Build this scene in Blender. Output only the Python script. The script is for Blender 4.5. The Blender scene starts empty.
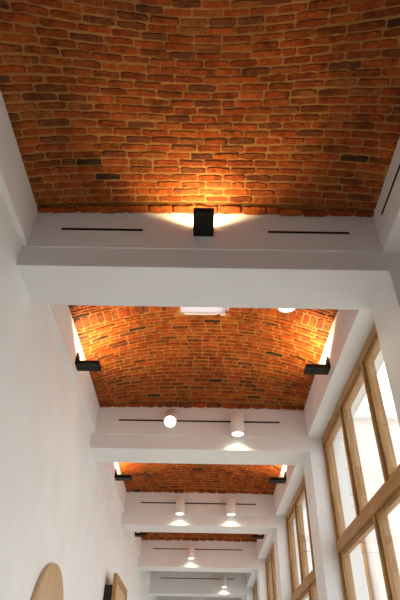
import bpy, bmesh, math, random
import numpy as np
from mathutils import Vector, Matrix

random.seed(7)
SC = bpy.context.scene
COL = SC.collection
H = 2.75            # beam soffit height above the camera
CZ = 1.6            # camera height

# ------------------------------------------------------------------ camera
F_PX, PITCH, YAW, ROLL = 518.49, 0.6701, -0.0057, 0.019
cam_d = bpy.data.cameras.new('camera')
cam = bpy.data.objects.new('camera', cam_d)
COL.objects.link(cam)
cam_d.sensor_fit = 'VERTICAL'
cam_d.sensor_height = 24.0
cam_d.lens = 24.0 * F_PX / 600.0
cam_d.clip_start = 0.05
cy_, sy_ = math.cos(YAW), math.sin(YAW)
cp_, sp_ = math.cos(PITCH), math.sin(PITCH)
r0 = Vector((cy_, -sy_, 0))
fw = Vector((sy_ * cp_, cy_ * cp_, sp_))
u0 = Vector((-sy_ * sp_, -cy_ * sp_, cp_))
cr, sr = math.cos(ROLL), math.sin(ROLL)
rr = r0 * cr + u0 * sr
uu = u0 * cr - r0 * sr
mw = Matrix((( rr.x, uu.x, -fw.x, 0), (rr.y, uu.y, -fw.y, 0), (rr.z, uu.z, -fw.z, CZ), (0, 0, 0, 1)))
cam.matrix_world = mw
SC.camera = cam

# ------------------------------------------------------------------ sky, exposure
SKY = 2.7
world = bpy.data.worlds.new('sky')
SC.world = world
world.use_nodes = True
wn = world.node_tree.nodes
wn['Background'].inputs['Color'].default_value = (0.93, 0.97, 1.0, 1)
wn['Background'].inputs['Strength'].default_value = SKY
sun_d = bpy.data.lights.new('sun', 'SUN')
sun_d.energy = 2.5; sun_d.color = (1.0, 0.95, 0.88); sun_d.angle = math.radians(0.6)
sun = bpy.data.objects.new('sun', sun_d)
COL.objects.link(sun)
sun.rotation_euler = (0, math.radians(28), 0)      # high sun on the window side: falls on the floor only
SC.view_settings.view_transform = 'Standard'
SC.view_settings.look = 'None'
SC.view_settings.gamma = 1.0
SC.view_settings.use_curve_mapping = False
SC.view_settings.exposure = 0.0
SC.cycles.max_bounces = 10
SC.cycles.diffuse_bounces = 6
SC.cycles.transparent_max_bounces = 12
SC.cycles.sample_clamp_indirect = 6.0
SC.cycles.caustics_reflective = False
SC.cycles.caustics_refractive = False
SC.cycles.use_denoising = True

UPLIGHT_W = 31.0
UPLIGHT_SIDE_W = 62.0
DOWN_W = 9.0
WARM = (1.0, 0.71, 0.36)

# ------------------------------------------------------------------ main dimensions (metres)
Y1, P, T = 1.1103 * H, 1.3267 * H, 0.1891 * H
XWL, XWR = -0.5378 * H, 0.5345 * H          # left wall face / pier face
XLL, XLR = -0.5215 * H, 0.5319 * H          # lunette faces
ZB = CZ + H                                  # beam soffit
ZF = CZ + 1.0744 * H                         # lower band top / edge beam soffit
ZS = CZ + 1.2215 * H                         # springing of the vaults
ZTOP = ZS + 1.05
XWIN = 0.603 * H
ZTR0, ZTR1 = CZ + 0.540 * H, CZ + 0.585 * H
def by(n): return Y1 + n * P                 # front face of beam n (0 = the nearest one seen)
N_LAST = 5
Y_END = by(N_LAST) + T + (P - T)
Y_BACK = by(-2) + T

# ------------------------------------------------------------------ materials
def mat(name):
    m = bpy.data.materials.new(name)
    m.use_nodes = True
    nt = m.node_tree
    return m, nt, nt.nodes['Principled BSDF']
def node(nt, t, **kw):
    n = nt.nodes.new(t)
    for k, v in kw.items():
        if k in n.inputs: n.inputs[k].default_value = v
        else: setattr(n, k, v)
    return n

def plaster(name, c, var=0.03, bump=0.06):
    m, nt, b = mat(name)
    tc = node(nt, 'ShaderNodeTexCoord')
    no = node(nt, 'ShaderNodeTexNoise', Scale=2.2, Detail=5.0)
    nt.links.new(tc.outputs['Object'], no.inputs['Vector'])
    ra = node(nt, 'ShaderNodeValToRGB')
    ra.color_ramp.elements[0].position = 0.3; ra.color_ramp.elements[1].position = 0.7
    ra.color_ramp.elements[0].color = tuple(x * (1 - var) for x in c) + (1,)
    ra.color_ramp.elements[1].color = tuple(min(1, x * (1 + var)) for x in c) + (1,)
    nt.links.new(no.outputs['Fac'], ra.inputs['Fac'])
    nt.links.new(ra.outputs['Color'], b.inputs['Base Color'])
    n2 = node(nt, 'ShaderNodeTexNoise', Scale=9.0, Detail=6.0)
    nt.links.new(tc.outputs['Object'], n2.inputs['Vector'])
    bp = node(nt, 'ShaderNodeBump', Strength=bump, Distance=0.05)
    nt.links.new(n2.outputs['Fac'], bp.inputs['Height'])
    nt.links.new(bp.outputs['Normal'], b.inputs['Normal'])
    b.inputs['Roughness'].default_value = 0.75
    b.inputs['Specular IOR Level'].default_value = 0.25
    return m

M_PLASTER = plaster('white plaster', (0.815, 0.825, 0.825))
M_FLOOR = plaster('pale floor', (0.61, 0.57, 0.525), 0.08, 0.02)
M_FACADE = plaster('pale pink facade', (0.70, 0.60, 0.55), 0.05, 0.02)
M_GROUND = plaster('paving', (0.60, 0.57, 0.53), 0.1, 0.05)

def brick_mat():
    m, nt, b = mat('old red brick')
    at = node(nt, 'ShaderNodeAttribute', attribute_name='tint')
    tc = node(nt, 'ShaderNodeTexCoord')
    no = node(nt, 'ShaderNodeTexNoise', Scale=26.0, Detail=8.0, Roughness=0.72)
    nt.links.new(tc.outputs['Object'], no.inputs['Vector'])
    mp = node(nt, 'ShaderNodeMapRange')
    mp.inputs['From Min'].default_value = 0.3; mp.inputs['From Max'].default_value = 0.7
    mp.inputs['To Min'].default_value = 0.40; mp.inputs['To Max'].default_value = 1.55
    nt.links.new(no.outputs['Fac'], mp.inputs['Value'])
    mx = node(nt, 'ShaderNodeMix', data_type='RGBA', blend_type='MULTIPLY')
    mx.inputs[0].default_value = 1.0
    nt.links.new(at.outputs['Color'], mx.inputs[6]); nt.links.new(mp.outputs['Result'], mx.inputs[7])
    so = node(nt, 'ShaderNodeTexNoise', Scale=7.0, Detail=7.0, Roughness=0.7)      # old soot and dirt in blotches
    nt.links.new(tc.outputs['Object'], so.inputs['Vector'])
    sm = node(nt, 'ShaderNodeMapRange')
    sm.inputs['From Min'].default_value = 0.36; sm.inputs['From Max'].default_value = 0.52
    sm.inputs['To Min'].default_value = 0.50; sm.inputs['To Max'].default_value = 1.0
    nt.links.new(so.outputs['Fac'], sm.inputs['Value'])
    mx2 = node(nt, 'ShaderNodeMix', data_type='RGBA', blend_type='MULTIPLY')
    mx2.inputs[0].default_value = 1.0
    nt.links.new(mx.outputs[2], mx2.inputs[6]); nt.links.new(sm.outputs['Result'], mx2.inputs[7])
    nt.links.new(mx2.outputs[2], b.inputs['Base Color'])
    bp = node(nt, 'ShaderNodeBump', Strength=0.5, Distance=0.012)
    nt.links.new(no.outputs['Fac'], bp.inputs['Height'])
    nt.links.new(bp.outputs['Normal'], b.inputs['Normal'])
    b.inputs['Roughness'].default_value = 0.8
    b.inputs['Specular IOR Level'].default_value = 0.25
    return m
M_BRICK = brick_mat()
M_MORTAR = plaster('lime mortar', (0.37, 0.165, 0.040), 0.2, 0.5)

def plain(name, c, rough=0.5, metal=0.0, spec=0.4):
    m, nt, b = mat(name)
    tc = node(nt, 'ShaderNodeTexCoord')
    no = node(nt, 'ShaderNodeTexNoise', Scale=60.0, Detail=3.0)
    nt.links.new(tc.outputs['Object'], no.inputs['Vector'])
    mp = node(nt, 'ShaderNodeMapRange')
    mp.inputs['To Min'].default_value = max(0.02, rough - 0.06); mp.inputs['To Max'].default_value = rough + 0.06
    nt.links.new(no.outputs['Fac'], mp.inputs['Value'])
    nt.links.new(mp.outputs['Result'], b.inputs['Roughness'])
    b.inputs['Base Color'].default_value = tuple(c) + (1,)
    b.inputs['Metallic'].default_value = metal
    b.inputs['Specular IOR Level'].default_value = spec
    return m
M_BLACK = plain('black painted steel', (0.009, 0.0085, 0.008), 0.5, 0, 0.18)
M_SLOT = plain('dark slot', (0.022, 0.019, 0.018), 0.7, 0, 0.1)
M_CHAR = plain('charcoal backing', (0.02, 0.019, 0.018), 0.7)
M_LAMPW = plain('white enamel', (0.82, 0.81, 0.79), 0.35)
M_ALU = plain('white frame', (0.75, 0.75, 0.75), 0.4)

def wood(name, c0, c1, axis='z', scale=1.0):
    m, nt, b = mat(name)
    tc = node(nt, 'ShaderNodeTexCoord')
    mpn = node(nt, 'ShaderNodeMapping')
    s = {'x': (1.2, 14, 14), 'y': (14, 1.2, 14), 'z': (14, 14, 1.2)}[axis]
    mpn.inputs['Scale'].default_value = tuple(v * scale for v in s)
    nt.links.new(tc.outputs['Object'], mpn.inputs['Vector'])
    no = node(nt, 'ShaderNodeTexNoise', Scale=2.0, Detail=6.0, Distortion=0.6)
    nt.links.new(mpn.outputs['Vector'], no.inputs['Vector'])
    ra = node(nt, 'ShaderNodeValToRGB')
    ra.color_ramp.elements[0].position = 0.32; ra.color_ramp.elements[1].position = 0.68
    ra.color_ramp.elements[0].color = tuple(c0) + (1,); ra.color_ramp.elements[1].color = tuple(c1) + (1,)
    nt.links.new(no.outputs['Fac'], ra.inputs['Fac'])
    nt.links.new(ra.outputs['Color'], b.inputs['Base Color'])
    b.inputs['Roughness'].default_value = 0.45
    return m
M_WOODV = wood('oak upright', (0.28, 0.135, 0.033), (0.47, 0.255, 0.078), 'z')
M_WOODH = wood('oak rail', (0.28, 0.135, 0.033), (0.47, 0.255, 0.078), 'y')
M_DISC = wood('pale wood', (0.47, 0.32, 0.165), (0.58, 0.41, 0.23), 'z', 0.6)

def glass(name='window glass', col=(0.95, 0.965, 0.96, 1)):
    m = bpy.data.materials.new(name)
    m.use_nodes = True
    nt = m.node_tree
    nt.nodes.remove(nt.nodes['Principled BSDF'])
    out = nt.nodes['Material Output']
    tr = node(nt, 'ShaderNodeBsdfTransparent', Color=col)
    gl = node(nt, 'ShaderNodeBsdfGlossy', Roughness=0.02)
    lw = node(nt, 'ShaderNodeLayerWeight', Blend=0.5)
    pw = node(nt, 'ShaderNodeMath', operation='POWER')
    pw.inputs[1].default_value = 5.0
    nt.links.new(lw.outputs['Facing'], pw.inputs[0])
    fr = node(nt, 'ShaderNodeMath', operation='MULTIPLY_ADD')
    fr.inputs[1].default_value = 0.5; fr.inputs[2].default_value = 0.03
    nt.links.new(pw.outputs[0], fr.inputs[0])
    mx = node(nt, 'ShaderNodeMixShader')
    nt.links.new(fr.outputs[0], mx.inputs[0])
    nt.links.new(tr.outputs[0], mx.inputs[1]); nt.links.new(gl.outputs[0], mx.inputs[2])
    nt.links.new(mx.outputs[0], out.inputs['Surface'])
    return m
M_GLASS = glass()
def frosted():
    m = bpy.data.materials.new('frosted skylight glass')
    m.use_nodes = True
    nt = m.node_tree
    nt.nodes.remove(nt.nodes['Principled BSDF'])
    t = node(nt, 'ShaderNodeBsdfTranslucent', Color=(0.40, 0.315, 0.31, 1))
    nt.links.new(t.outputs[0], nt.nodes['Material Output'].inputs['Surface'])
    return m
M_FROST = frosted()
def emit(name, c, s):
    m, nt, b = mat(name)
    b.inputs['Base Color'].default_value = (0.8, 0.8, 0.8, 1)
    b.inputs['Emission Color'].default_value = tuple(c) + (1,)
    b.inputs['Emission Strength'].default_value = s
    return m
M_LENS = emit('lit lamp lens', (1.0, 0.93, 0.80), 3.0)
M_LED = emit('lit warm strip', (1.0, 0.72, 0.42), 10.0)

# ------------------------------------------------------------------ mesh helpers
class MB:
    def __init__(s): s.bm = bmesh.new()
    def box(s, a, b, bev=0.0):
        t = bmesh.new()
        bmesh.ops.create_cube(t, size=1.0)
        a = Vector(a); b = Vector(b)
        for v in t.verts:
            v.co = Vector([(a[i] + b[i]) / 2 + v.co[i] * abs(b[i] - a[i]) for i in range(3)])
        if bev > 0:
            bmesh.ops.bevel(t, geom=list(t.edges), offset=bev, segments=2, affect='EDGES', profile=0.6)
        s.join(t); return s
    def lathe(s, prof, n=40, mtx=None):
        t = bmesh.new(); rings = []
        for r, z in prof:
            if r < 1e-6: rings.append([t.verts.new((0, 0, z))])
            else: rings.append([t.verts.new((r * math.cos(2 * math.pi * i / n), r * math.sin(2 * math.pi * i / n), z)) for i in range(n)])
        for A, B in zip(rings, rings[1:]):
            for i in range(n):
                j = (i + 1) % n
                if len(A) == 1 and len(B) == 1: continue
                if len(A) == 1: t.faces.new((A[0], B[j], B[i]))
                elif len(B) == 1: t.faces.new((A[i], A[j], B[0]))
                else: t.faces.new((A[i], A[j], B[j], B[i]))
        bmesh.ops.recalc_face_normals(t, faces=list(t.faces))
        if mtx: bmesh.ops.transform(t, matrix=mtx, verts=list(t.verts))
        for f in t.faces: f.smooth = True
        s.join(t); return s
    def prism(s, pts, lo, hi, axis='x', bev=0.0):
        t = bmesh.new()
        def mk(p, d):
            return {'x': (d, p[0], p[1]), 'y': (p[0], d, p[1]), 'z': (p[0], p[1], d)}[axis]
        A = [t.verts.new(mk(p, lo)) for p in pts]; B = [t.verts.new(mk(p, hi)) for p in pts]
        t.faces.new(A); t.faces.new(B[::-1])
        for i in range(len(pts)):
            j = (i + 1) % len(pts); t.faces.new((A[i], B[i], B[j], A[j]))
        bmesh.ops.recalc_face_normals(t, faces=list(t.faces))
        if bev > 0: bmesh.ops.bevel(t, geom=list(t.edges), offset=bev, segments=2, affect='EDGES', profile=0.6)
        s.join(t); return s
    def join(s, t):
        me = bpy.data.meshes.new('tmp'); t.to_mesh(me); t.free()
        s.bm.from_mesh(me); bpy.data.meshes.remove(me)
    def build(s, name, material, parent=None, loc=None):
        me = bpy.data.meshes.new(name)
        s.bm.to_mesh(me); s.bm.free()
        me.materials.append(material)
        o = bpy.data.objects.new(name, me)
        COL.objects.link(o)
        if parent is not None: o.parent = parent
        if loc is not None: o.location = loc
        return o

def tag(o, label=None, cat=None, group=None, kind=None):
    if label: o['label'] = label
    if cat: o['category'] = cat
    if group: o['group'] = group
    if kind: o['kind'] = kind
    return o
def empty(name, loc=(0, 0, 0), rz=0.0):
    o = bpy.data.objects.new(name, None)
    COL.objects.link(o)
    o.location = loc; o.rotation_euler = (0, 0, rz)
    o.empty_display_size = 0.1
    return o
def struct(name, mb, m, label, cat):
    return tag(mb.build(name, m), label, cat, kind='structure')

# ------------------------------------------------------------------ the shell
XO = 1.95                                     # outer face of the window wall
struct('floor', MB().box((XWL - 0.3, Y_BACK - 0.3, -0.2), (XO, Y_END + 0.3, 0)), M_FLOOR, 'pale hall floor below the picture', 'floor')
struct('wall_left', MB().box((XWL - 0.3, Y_BACK - 0.3, 0), (XWL, Y_END + 0.3, ZTOP)), M_PLASTER,
       'long plain white plaster wall on the left', 'wall')
struct('wall_back', MB().box((XWL, Y_BACK - 0.3, 0), (XO, Y_BACK, ZTOP)), M_PLASTER, 'white end wall behind the viewer', 'wall')
struct('wall_far', MB().box((XWL, Y_END, 0), (XO, Y_END + 0.3, ZTOP)), M_PLASTER, 'white wall closing the far end of the hall', 'wall')
# right wall: solid beside the first bay, piers and low sills further on
wr = MB().box((XWR, Y_BACK, 0), (XO, by(-1) + T, ZF))
for n in range(-1, N_LAST + 1):
    wr.box((XWR, by(n), 0), (XO, by(n) + T, ZB), 0.006)
    ye = by(n + 1) if n < N_LAST else Y_END
    wr.box((XWR + 0.02, by(n) + T, 0), (XO, ye, 0.85))
wr.box((XWIN, by(-1) + T, ZTR0), (XO, by(0), ZF))  # unseen wall over the low window, added to dim the nearest bay
struct('wall_right', wr, M_PLASTER, 'white window wall of square piers on the right', 'wall')

ORD = ['nearest', 'second', 'third', 'fourth', 'fifth', 'sixth']
for n in range(-1, N_LAST + 1):
    y = by(n)
    b = MB()
    b.box((XWL - 0.05, y, ZF - 0.001), (XO, y + T, ZTOP))
    b.box((XWL - 0.05, y + 0.009, ZB), (XO, y + T, ZF + 0.004), 0.006)
    lab = ('white cross beam directly overhead, behind the view' if n < 0 else
           'white plaster cross beam spanning the hall, %s from the viewer' % ORD[n])
    struct('ceiling_beam', b, M_PLASTER, lab, 'beam')
for n in range(-1, N_LAST + 1):               # edge beams along the bays
    ya = by(n) + T
    ye = by(n + 1) if n < N_LAST else Y_END
    w = 'first' if n < 0 else ['second', 'third', 'fourth', 'fifth', 'sixth', 'seventh'][n]
    struct('trim_left', MB().box((XWL - 0.05, ya, ZF), (XLL, ye, ZTOP), 0.012), M_PLASTER,
           'shallow white ledge under the left side of the %s vault' % w, 'ledge')
    struct('trim_right', MB().box((XLR, ya, ZF), (XO, ye, ZTOP), 0.006), M_PLASTER,
           'white lintel beam over the right side of the %s bay' % w, 'lintel')
struct('ceiling', MB().box((XWL, Y_BACK, ZS), (XO, by(-1), ZS + 0.2)), M_PLASTER, 'plain white ceiling behind the viewer', 'ceiling')

# ------------------------------------------------------------------ brick vaults
RISE = 0.215 * H
CXV = (XLL + XLR) / 2
AV = (XLR - XLL) / 2
BV = (P - T) / 2
def vault(n, ya, yb, hole, label):
    cy = (ya + yb) / 2
    rnd = random.Random(100 + n)
    def z(x, y):
        p = min(1, abs(x - CXV) / AV); q = min(1, abs(y - cy) / BV)
        return ZS + 0.012 + RISE * (1 - p ** 2.15) * (1 - q ** 2.05) + 0.015 * (1 - q * q) * (1 + (x - CXV) / AV)
    def nrm(x, y):
        e = 0.01
        v = Vector((-(z(x + e, y) - z(x - e, y)) / (2 * e), -(z(x, y + e) - z(x, y - e)) / (2 * e), 1))
        return v.normalized()
    GA, GB = 0.052, 0.078                     # bottom course, then an open joint
    dip = 0.175 * H if n < 0 else 0.13 * H
    yF = lambda x: cy + 0.03 * H - dip * ((x - CXV) / AV) ** 2
    yN = lambda x: yF(x) - 0.215
    cache = {}
    def curve(side, x, t):
        k = (side, round(x / 0.01))
        if k not in cache:
            a, b = (yb - GB, yF(x)) if side > 0 else (ya + 0.004, yN(x))
            ys = np.linspace(a, b, 48)
            zs = np.array([z(x, v) for v in ys])
            s = np.concatenate([[0], np.cumsum(np.hypot(np.diff(ys), np.diff(zs)))])
            cache[k] = (s / s[-1], ys)
        s, ys = cache[k]
        return float(np.interp(t, s, ys))
    verts, faces, tints = [], [], []
    def tint():
        r = rnd.random()
        if r < 0.012: c = (0.065, 0.026, 0.011)
        elif r < 0.12: c = (0.175, 0.046, 0.010)
        elif r < 0.22: c = (0.30, 0.085, 0.014)
        else:
            k = rnd.uniform(0.66, 1.15)
            c = (0.34 * k, 0.066 * k * rnd.uniform(0.85, 1.2), 0.0065 * k * rnd.uniform(0.8, 1.25))
        return c
    def brick(fn, drop=0.007):
        """fn(u, v) -> (x, y) for u, v in 0..1 over the brick's face."""
        us = [(.06, .02), (.28, 0), (.5, 0), (.72, 0), (.94, .02), (1, .2), (1, .8), (.94, .98), (.72, 1), (.5, 1), (.28, 1), (.06, .98), (0, .8), (0, .2)]
        c = Vector(fn(.5, .5))
        if hole and abs(c.x - hole[0]) < hole[2] + 0.03 and abs(c.y - hole[1]) < hole[3] + 0.035: return
        d = drop + rnd.uniform(-0.004, 0.005)
        tilt = rnd.uniform(-0.003, 0.003)
        base = len(verts); col = tint(); k = len(us)
        rings = [[], [], []]
        for (u, v) in us:
            x, y = fn(u, v)
            x += rnd.uniform(-0.003, 0.003); y += rnd.uniform(-0.0045, 0.0045)
            pc = Vector((x, y)); q = c + (pc - c) * (1 - 0.006 / max(0.02, (pc - c).length))
            q = Vector((q.x, c.y + (y - c.y) * 0.86))
            nv = nrm(x, y); zz = z(x, y)
            p0 = Vector((x, y, zz))
            rings[0].append(p0 + nv * 0.03)
            rings[1].append(p0 - nv * (d - 0.005))
            rings[2].append(Vector((q.x, q.y, z(q.x, q.y))) - nv * (d + tilt * (u - .5)))
        for R in rings:
            for p in R: verts.append(tuple(p)); tints.append(col)
        verts.append(tuple(Vector((c.x, c.y, z(c.x, c.y))) - nrm(c.x, c.y) * d)); tints.append(col)
        for a in range(2):
            for i in range(k):
                j = (i + 1) % k
                faces.append((base + a * k + i, base + a * k + j, base + (a + 1) * k + j, base + (a + 1) * k + i))
        for i in range(k):
            faces.append((base + 2 * k + i, base + 2 * k + (i + 1) % k, base + 3 * k))
    J = 0.010
    def row(yfun, off, drop=0.007, blen=0.212):
        x = XLL + 0.006 - off
        while x < XLR - 0.01:
            L = blen + rnd.uniform(-0.022, 0.016)
            if rnd.random() < 0.05: L = 0.11
            a, b = max(x, XLL + 0.006), min(x + L - J, XLR - 0.006)
            if b - a > 0.03:
                w = rnd.uniform(-0.003, 0.003)
                brick(lambda u, v, a=a, b=b, w=w: (a + (b - a) * u, yfun(a + (b - a) * u, v) + w), drop)
            x += L
    row(lambda x, v: yb - 0.003 - v * (GA - 0.003), rnd.uniform(0, 0.2), 0.024)
    NF, NN = 26, 21
    for k in range(NF):
        lo, hi = (k + 0.115) / NF, (k + 0.885) / NF
        row(lambda x, v, lo=lo, hi=hi: curve(1, x, lo + (hi - lo) * v), (0.106 if k % 2 else 0) + rnd.uniform(-0.03, 0.03) + 0.03)
    x = XLL + 0.008                           # upright course across the crown
    while x < XLR - 0.05:
        L = 0.060 + rnd.uniform(-0.004, 0.005)
        brick(lambda u, v, a=x, b=x + L: (a + (b - a) * u, yF(a + (b - a) * u) - 0.007 - v * 0.200))
        x += L + J
    for k in range(NN):
        lo, hi = (k + 0.125) / NN, (k + 0.875) / NN
        row(lambda x, v, lo=lo, hi=hi: curve(-1, x, lo + (hi - lo) * v), (0.106 if k % 2 else 0) + rnd.uniform(-0.03, 0.03) + 0.03)
    me = bpy.data.meshes.new('ceiling')
    nb = len(verts)
    # mortar bed behind the bricks
    ys = sorted(set([round(v, 4) for v in np.linspace(ya - 0.02, yb - GB, 46)] + ([hole[1] - hole[3], hole[1] + hole[3]] if hole else [])))
    rows = [(v, 0.0) for v in ys] + [(yb - GB + 0.001, 0.14), (yb - GA - 0.001, 0.14), (yb - GA, -0.004), (yb + 0.02, -0.004)]
    xs = sorted(set([round(v, 4) for v in np.linspace(XLL - 0.02, XLR + 0.02, 44)] + ([hole[0] - hole[2], hole[0] + hole[2]] if hole else [])))
    bv, bf = [], []
    for (y, up) in rows:
        for x in xs: bv.append((x, y, z(x, y) + up))
    W = len(xs)
    for j in range(len(rows) - 1):
        for i in range(W - 1):
            if hole:
                mx, my = (xs[i] + xs[i + 1]) / 2, (rows[j][0] + rows[j + 1][0]) / 2
                if abs(mx - hole[0]) < hole[2] and abs(my - hole[1]) < hole[3]: continue
            bf.append((nb + j * W + i, nb + j * W + i + 1, nb + (j + 1) * W + i + 1, nb + (j + 1) * W + i))
    nbf = len(faces)
    me.from_pydata(verts + bv, [], faces + bf)
    me.materials.append(M_BRICK); me.materials.append(M_MORTAR)
    mi = np.zeros(len(me.polygons), dtype=np.int32); mi[nbf:] = 1
    me.polygons.foreach_set('material_index', mi)
    at = me.attributes.new('tint', 'FLOAT_COLOR', 'POINT')
    arr = np.ones((len(me.vertices), 4), dtype=np.float32)
    arr[:nb, :3] = np.array(tints, dtype=np.float32)
    at.data.foreach_set('color', arr.ravel())
    me.update()
    o = bpy.data.objects.new('ceiling', me)
    COL.objects.link(o)
    tag(o, label, 'brick vault', kind='structure')
    return z
HOLE = (0.0085 * H, by(0) + T + BV, 0.108 * H, 0.048 * H)
VN = ['first', 'second', 'third', 'fourth', 'fifth', 'sixth', 'seventh']
VD = ['domed red brick vault nearest the viewer, filling the top of the picture',
      'orange lit domed brick vault with a small skylight at its crown',
      'domed brick vault third along the hall, between the second and third beams',
      'brick vault fourth along the hall, a thin dark red strip',
      'brick vault fifth along the hall, almost hidden by the fourth beam',
      'brick vault sixth along the hall', 'brick vault at the far end of the hall']
ZV = {}
for n in range(-1, N_LAST + 1):
    ya = by(n) + T
    ye = by(n + 1) if n < N_LAST else Y_END
    ZV[n] = vault(n, ya, ye, HOLE if n == 0 else None, VD[n + 1])
# skylight shaft in the second vault
zc = ZV[0](HOLE[0], HOLE[1])
sk = empty('window_skylight', (HOLE[0], HOLE[1], zc))
tag(sk, 'small white rectangular skylight in the crown of the second vault', 'skylight', kind='structure')
hx, hy = HOLE[2], HOLE[3]
s = MB()
for (a, b) in (((-hx - .03, -hy - .03, -.02), (-hx, hy + .03, .14)), ((hx, -hy - .03, -.02), (hx + .03, hy + .03, .14)),
               ((-hx, -hy - .03, -.02), (hx, -hy, .14)), ((-hx, hy, -.02), (hx, hy + .03, .14))):
    s.box(a, b)
s.build('frame', M_ALU, sk)
pl = MB()
pl.bm.faces.new([pl.bm.verts.new(v) for v in ((-hx, -hy, 0), (hx, -hy, 0), (hx, hy, 0), (-hx, hy, 0))])
pl.build('pane', M_FROST, sk)

# ------------------------------------------------------------------ windows
def window(n):
    ya = by(n) + T
    ye = by(n + 1) if n < N_LAST else Y_END
    L = ye - ya
    w = empty('window_%d' % (n + 2), (XWIN, ya, 0.85))
    tag(w, 'oak framed window in the right wall, %s from the viewer' % (['added low to light the nearest bay, hidden'] + ORD)[n + 1], 'window', kind='structure')
    top = (ZF if n >= 0 else ZTR0) - 0.85; t0, t1 = ZTR0 - 0.85, ZTR1 - 0.85  # nearest bay: added unseen window, kept low to tune the brightness there
    D = 0.13; FW = 0.045
    f = MB()
    f.box((0, 0, 0), (D, FW, top), 0.004); f.box((0, L - FW, 0), (D, L, top), 0.004)
    f.build('frame', M_WOODV, w)
    MB().box((0.0, FW, top - 0.10), (D, L - FW, top), 0.004).build('head_rail', M_WOODH, w)
    MB().box((-0.03, FW, 0), (D, L - FW, 0.08), 0.004).build('sill', M_WOODH, w)
    if n >= 0: MB().box((-0.012, FW, t0), (D, L - FW, t1), 0.006).build('transom', M_WOODH, w)
    MW = 0.058
    def cells(k, z0, z1):
        cw = (L - 2 * FW - (k - 1) * MW) / k
        for i in range(k):
            a = FW + i * (cw + MW)
            if i < k - 1:
                MB().box((0.0, a + cw, z0), (D, a + cw + MW, z1), 0.004).build('mullion', M_WOODV, w)
            s = MB(); sw = 0.040; xa, xb = 0.018, 0.075
            s.box((xa, a, z0), (xb, a + sw, z1), 0.003); s.box((xa, a + cw - sw, z0), (xb, a + cw, z1), 0.003)
            s.box((xa, a + sw, z0), (xb, a + cw - sw, z0 + sw), 0.003); s.box((xa, a + sw, z1 - sw * 1.3), (xb, a + cw - sw, z1), 0.003)
            so = s.build('sash', M_WOODV, w)
            MB().box((0.030, a + sw - .005, z0 + sw - .005), (0.038, a + cw - sw + .005, z1 - sw * 1.3 + .005)).build('pane', M_GLASS, so)
    if n >= 0: cells(3, t1, top - 0.10)
    cells(2, 0.08, t0 if n >= 0 else top - 0.10)
for n in range(-1, N_LAST + 1):
    window(n)

# ------------------------------------------------------------------ outside
struct('ground', MB().box((XO, -20, -0.4), (40, 90, -0.3)), M_GROUND, 'grey paving outside the windows', 'ground')
bd = empty('apartment_building', (6.5, 21, -0.3))
tag(bd, 'pale pinkish building seen overexposed through the window panes', 'building')
MB().box((0, 0, 0), (8, 46, 12.0)).build('wall', M_FACADE, bd)
MB().box((-0.35, -0.3, 12.0), (8.3, 46.3, 12.4), 0.03).build('cornice', M_ALU, bd)
MB().lathe([(0, 0), (.09, 0), (.09, 11.9), (0, 11.9)], 16, Matrix.Translation((-0.12, 0.7, 0))).build('downpipe', M_WOODV, bd)
for k in range(9):
    for f in range(3):
        y0 = 2.0 + k * 5.0; z0 = 1.4 + f * 3.4
        wo = MB().box((-0.08, y0 - .08, z0 - .08), (0.05, y0 + 1.28, z0), 0.01).box((-0.08, y0 - .08, z0 + 1.9), (0.05, y0 + 1.28, z0 + 1.98), 0.01)
        wo.box((-0.08, y0 - .08, z0), (0.05, y0, z0 + 1.9), 0.01).box((-0.08, y0 + 1.2, z0), (0.05, y0 + 1.28, z0 + 1.9), 0.01)
        wf = wo.build('window', M_ALU, bd)
        MB().box((-0.02, y0, z0), (0.02, y0 + 1.2, z0 + 1.9)).build('pane', plain('dark glass', (0.14, 0.14, 0.15), 0.1) if (k == 0 and f == 0) else bpy.data.materials['dark glass'], wf)

# ------------------------------------------------------------------ wall uplights
SH = CZ + 1.113 * H                            # underside of the tray
def uplight(loc, rz, watts, label, off=0.13):
    e = empty('wall_uplight', loc, rz)
    tag(e, label, 'wall light', 'black wall uplights')
    w, d = 0.083, 0.275
    p = MB()
    p.prism([(-w, -0.0), (w, -0.0), (w, 0.10), (w * 0.55, 0.175), (-w * 0.55, 0.175), (-w, 0.10)], -0.014, -0.0005, 'y', 0.002)
    p.build('back_plate', M_BLACK, e)
    t = MB()
    t.box((-w, -d, 0.0), (w, -0.0145, 0.012), 0.002)
    t.box((-w, -d, 0.0125), (-w + 0.008, -0.0145, 0.045), 0.002)
    t.box((w - 0.008, -d, 0.0125), (w, -0.0145, 0.045), 0.002)
    t.box((-w + 0.0085, -d, 0.0125), (w - 0.0085, -d + 0.008, 0.045), 0.002)
    t.build('tray', M_BLACK, e)
    for s_ in (-1, 1):
        g = MB().prism([(-0.0145, 0.0455), (-0.0145, 0.10), (-0.040, 0.0455)], s_ * (w - 0.006) - 0.003, s_ * (w - 0.006) + 0.003, 'x')
        g.build('gusset', M_BLACK, e)
    MB().box((-0.05, -0.20, 0.0125), (0.05, -0.06, 0.030), 0.003).build('lamp', M_LED, e)
    l = bpy.data.lights.new('uplight_beam', 'SPOT')
    l.energy = watts; l.color = WARM
    l.spot_size = math.radians(146); l.spot_blend = 0.3
    l.shadow_soft_size = 0.025
    lo = bpy.data.objects.new('uplight_beam', l); COL.objects.link(lo)
    lo.parent = e; lo.location = (0, -off, 0.055); lo.rotation_euler = (math.radians(180), 0, 0)
    return e
uplight((0, by(0), SH + 0.012 * H), 0, UPLIGHT_W, 'black steel uplight at the middle of the nearest white beam', 0.165)
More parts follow.
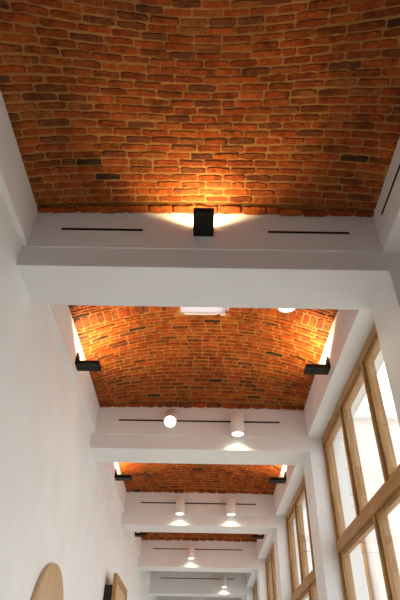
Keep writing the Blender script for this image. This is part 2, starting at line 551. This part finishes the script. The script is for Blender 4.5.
for n, w in ((0, 'second'), (1, 'third'), (2, 'fourth')):
    yc = by(n) + T + BV
    o = ' lit orange vault' if n == 0 else (' vault' if n == 1 else ' vault, a small dark bracket')
    uplight((XLL, yc, SH), math.radians(90), UPLIGHT_SIDE_W, 'black bracket uplight on the left side under the %s%s' % (w, o), 0.235)
    uplight((XLR, yc, SH), math.radians(-90), UPLIGHT_SIDE_W, 'black bracket uplight on the right side under the %s%s' % (w, o), 0.235)

# ------------------------------------------------------------------ cylinder downlights
def downlight(x, y, zl, side, label, tilt=0.0, yaw=0.0):
    """Lens centre at (x, y, zl); side = direction of the beam face it hangs on (+1 beyond, -1 before)."""
    e = empty('cylinder_downlight', (x, y, zl), yaw)
    tag(e, label, 'downlight', 'white cylinder downlights')
    R, h = 0.088, 0.30
    mt = Matrix.Rotation(tilt, 4, 'X')
    c = MB()
    c.lathe([(0, h), (R * .9, h), (R, h - .012), (R, 0.004), (R - .004, 0), (R - .008, 0.001), (R - .012, 0.020), (0, 0.021)], 40, mt)
    c.build('body', M_LAMPW, e)
    MB().lathe([(0, 0.012), (R - .016, 0.002), (R - .0135, 0.018), (0, 0.0195)], 40, mt).build('lens', M_LENS, e)
    top = mt @ Vector((0, 0, h * .72))
    gap = 0.1 if tilt == 0 else 0.30
    m = MB()
    if tilt == 0:
        m.box((-.025, R * .97 * side, h * .5), (.025, (0.1295 if side > 0 else 0.0995) * side, h * .8), 0.002)
    m2 = mt @ Vector((0, 0, h))
    if tilt != 0:
        ty = (by(1) - 0.0005) - y
        m.box((-.03, min(m2.y - 0.02, ty), m2.z - .02), (.03, ty, m2.z + .04), 0.003)
    m.build('mount', M_LAMPW, e)
    l = bpy.data.lights.new('downlight_beam', 'SPOT')
    l.energy = DOWN_W; l.color = (1.0, 0.83, 0.54)
    l.spot_size = math.radians(138); l.spot_blend = 0.6; l.shadow_soft_size = 0.03
    lo = bpy.data.objects.new('downlight_beam', l); COL.objects.link(lo)
    lo.parent = e
    lo.location = mt @ Vector((0, 0, -0.012)); lo.rotation_euler = (tilt, 0, 0)
    return e
ZL = CZ + 1.061 * H
downlight(0.183 * H, by(1) - 0.13, ZL, 1, 'white cylinder downlight pointing straight down, right one on the second beam')
downlight(-0.148 * H, by(1) - 0.235, CZ + 1.103 * H, 1, 'white spotlight on the second beam tilted towards the viewer, glaring lens', tilt=math.radians(-46))
downlight(-0.132 * H, by(2) - 0.13, ZL, 1, 'white cylinder downlight, left of the two on the third beam')
downlight(0.221 * H, by(2) - 0.13, ZL, 1, 'white cylinder downlight, right of the two on the third beam')
downlight(-0.065 * H, by(3) - 0.13, ZL, 1, 'small white cylinder downlight alone on the fourth beam')
downlight(0.286 * H, by(4) - 0.13, ZL, 1, 'tiny white cylinder downlight on the farthest visible beam')
downlight(0.276 * H, by(0) + T + 0.0995, CZ + 1.033 * H, -1, 'round lit lamp peeping out behind the bottom of the nearest beam')

# ------------------------------------------------------------------ linear air slots
ZSL = CZ + 1.148 * H
def slot(a, b, axis, label):
    """a, b: end points on the wall face; the slot runs along axis."""
    a = Vector(a); b = Vector(b); L = (b - a).length
    e = empty('air_slot', a, 0 if axis == 'x' else math.radians(-90))
    tag(e, label, 'air vent', 'linear air slots')
    hh = 0.010
    f = MB()
    f.box((0, -0.006, -hh), (L, -0.0005, -hh + .004)); f.box((0, -0.006, hh - .004), (L, -0.0005, hh))
    f.box((0, -0.006, -hh + .004), (.004, -0.0005, hh - .004)); f.box((L - .004, -0.006, -hh + .004), (L, -0.0005, hh - .004))
    f.build('frame', M_SLOT, e)
    MB().box((.004, -0.003, -hh + .004), (L - .004, -0.0005, hh - .004)).build('blade', M_SLOT, e)
    return e
slot((-0.433 * H, by(0), ZSL), (-0.185 * H, by(0), ZSL), 'x', 'thin dark air slot on the nearest beam, left of the black uplight')
slot((0.197 * H, by(0), ZSL), (0.444 * H, by(0), ZSL), 'x', 'thin dark air slot on the nearest beam, right of the black uplight')
slot((XLR, 1.051 * H, CZ + 1.168 * H), (XLR, 0.55 * H, CZ + 1.168 * H), 'y', 'thin dark air slot high on the right side of the nearest bay')
for n, w in ((1, 'second beam, behind the two lamps'), (2, 'third beam'), (3, 'fourth beam'), (4, 'farthest visible beam')):
    # the slot is interrupted by nothing; the lamps hang in front of it
    slot((-0.413 * H, by(n), ZSL), (0.400 * H, by(n), ZSL), 'x', 'long thin dark air slot along the %s' % w)

# ------------------------------------------------------------------ left wall: round board and hung panel
rd = empty('wooden_roundel', (XWL, 2.125 * H, CZ + 0.183 * H))
tag(rd, 'large round pale wooden board on the left white wall', 'wooden board')
ry = Matrix.Rotation(math.radians(90), 4, 'Y')
R = 0.236 * H
MB().lathe([(0, 0.0005), (R - .004, 0.0005), (R, 0.004), (R, 0.041), (R - .004, 0.045), (0, 0.045)], 96, ry).build('face', M_DISC, rd)
for a_ in (-0.6, 0.6):
    MB().lathe([(0, 0.0455), (.012, 0.0455), (.010, 0.050), (0, 0.051)], 16, Matrix.Translation((0, a_ * R, 0)) @ ry).build('fixing', M_CHAR, rd)

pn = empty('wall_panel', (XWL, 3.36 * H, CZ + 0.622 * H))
tag(pn, 'oak framed panel standing off the left wall over a dark backing', 'panel')
PL, PH = 0.56 * H, 1.9
MB().box((0.0005, 0.03, -PH + .04), (0.115, PL - .04, -0.16), 0.003).build('infill', M_CHAR, pn)  # dark box filling the gap between panel and wall
f = MB()
f.box((0.1285, 0, -PH), (0.19, 0.09, 0), 0.004); f.box((0.1285, PL - .09, -PH), (0.19, PL, 0), 0.004)
f.box((0.1285, 0.09, -0.10), (0.19, PL - .09, 0), 0.004); f.box((0.1285, 0.09, -PH), (0.19, PL - .09, -PH + .10), 0.004)
f.build('frame', M_WOODV, pn)
MB().box((0.1155, 0.10, -0.30), (0.128, PL - 0.10, -0.20), 0.001).build('cleat', M_CHAR, pn)
MB().box((0.135, 0.09, -PH + .10), (0.172, PL - .09, -0.10), 0.002).build('board', M_DISC, pn)
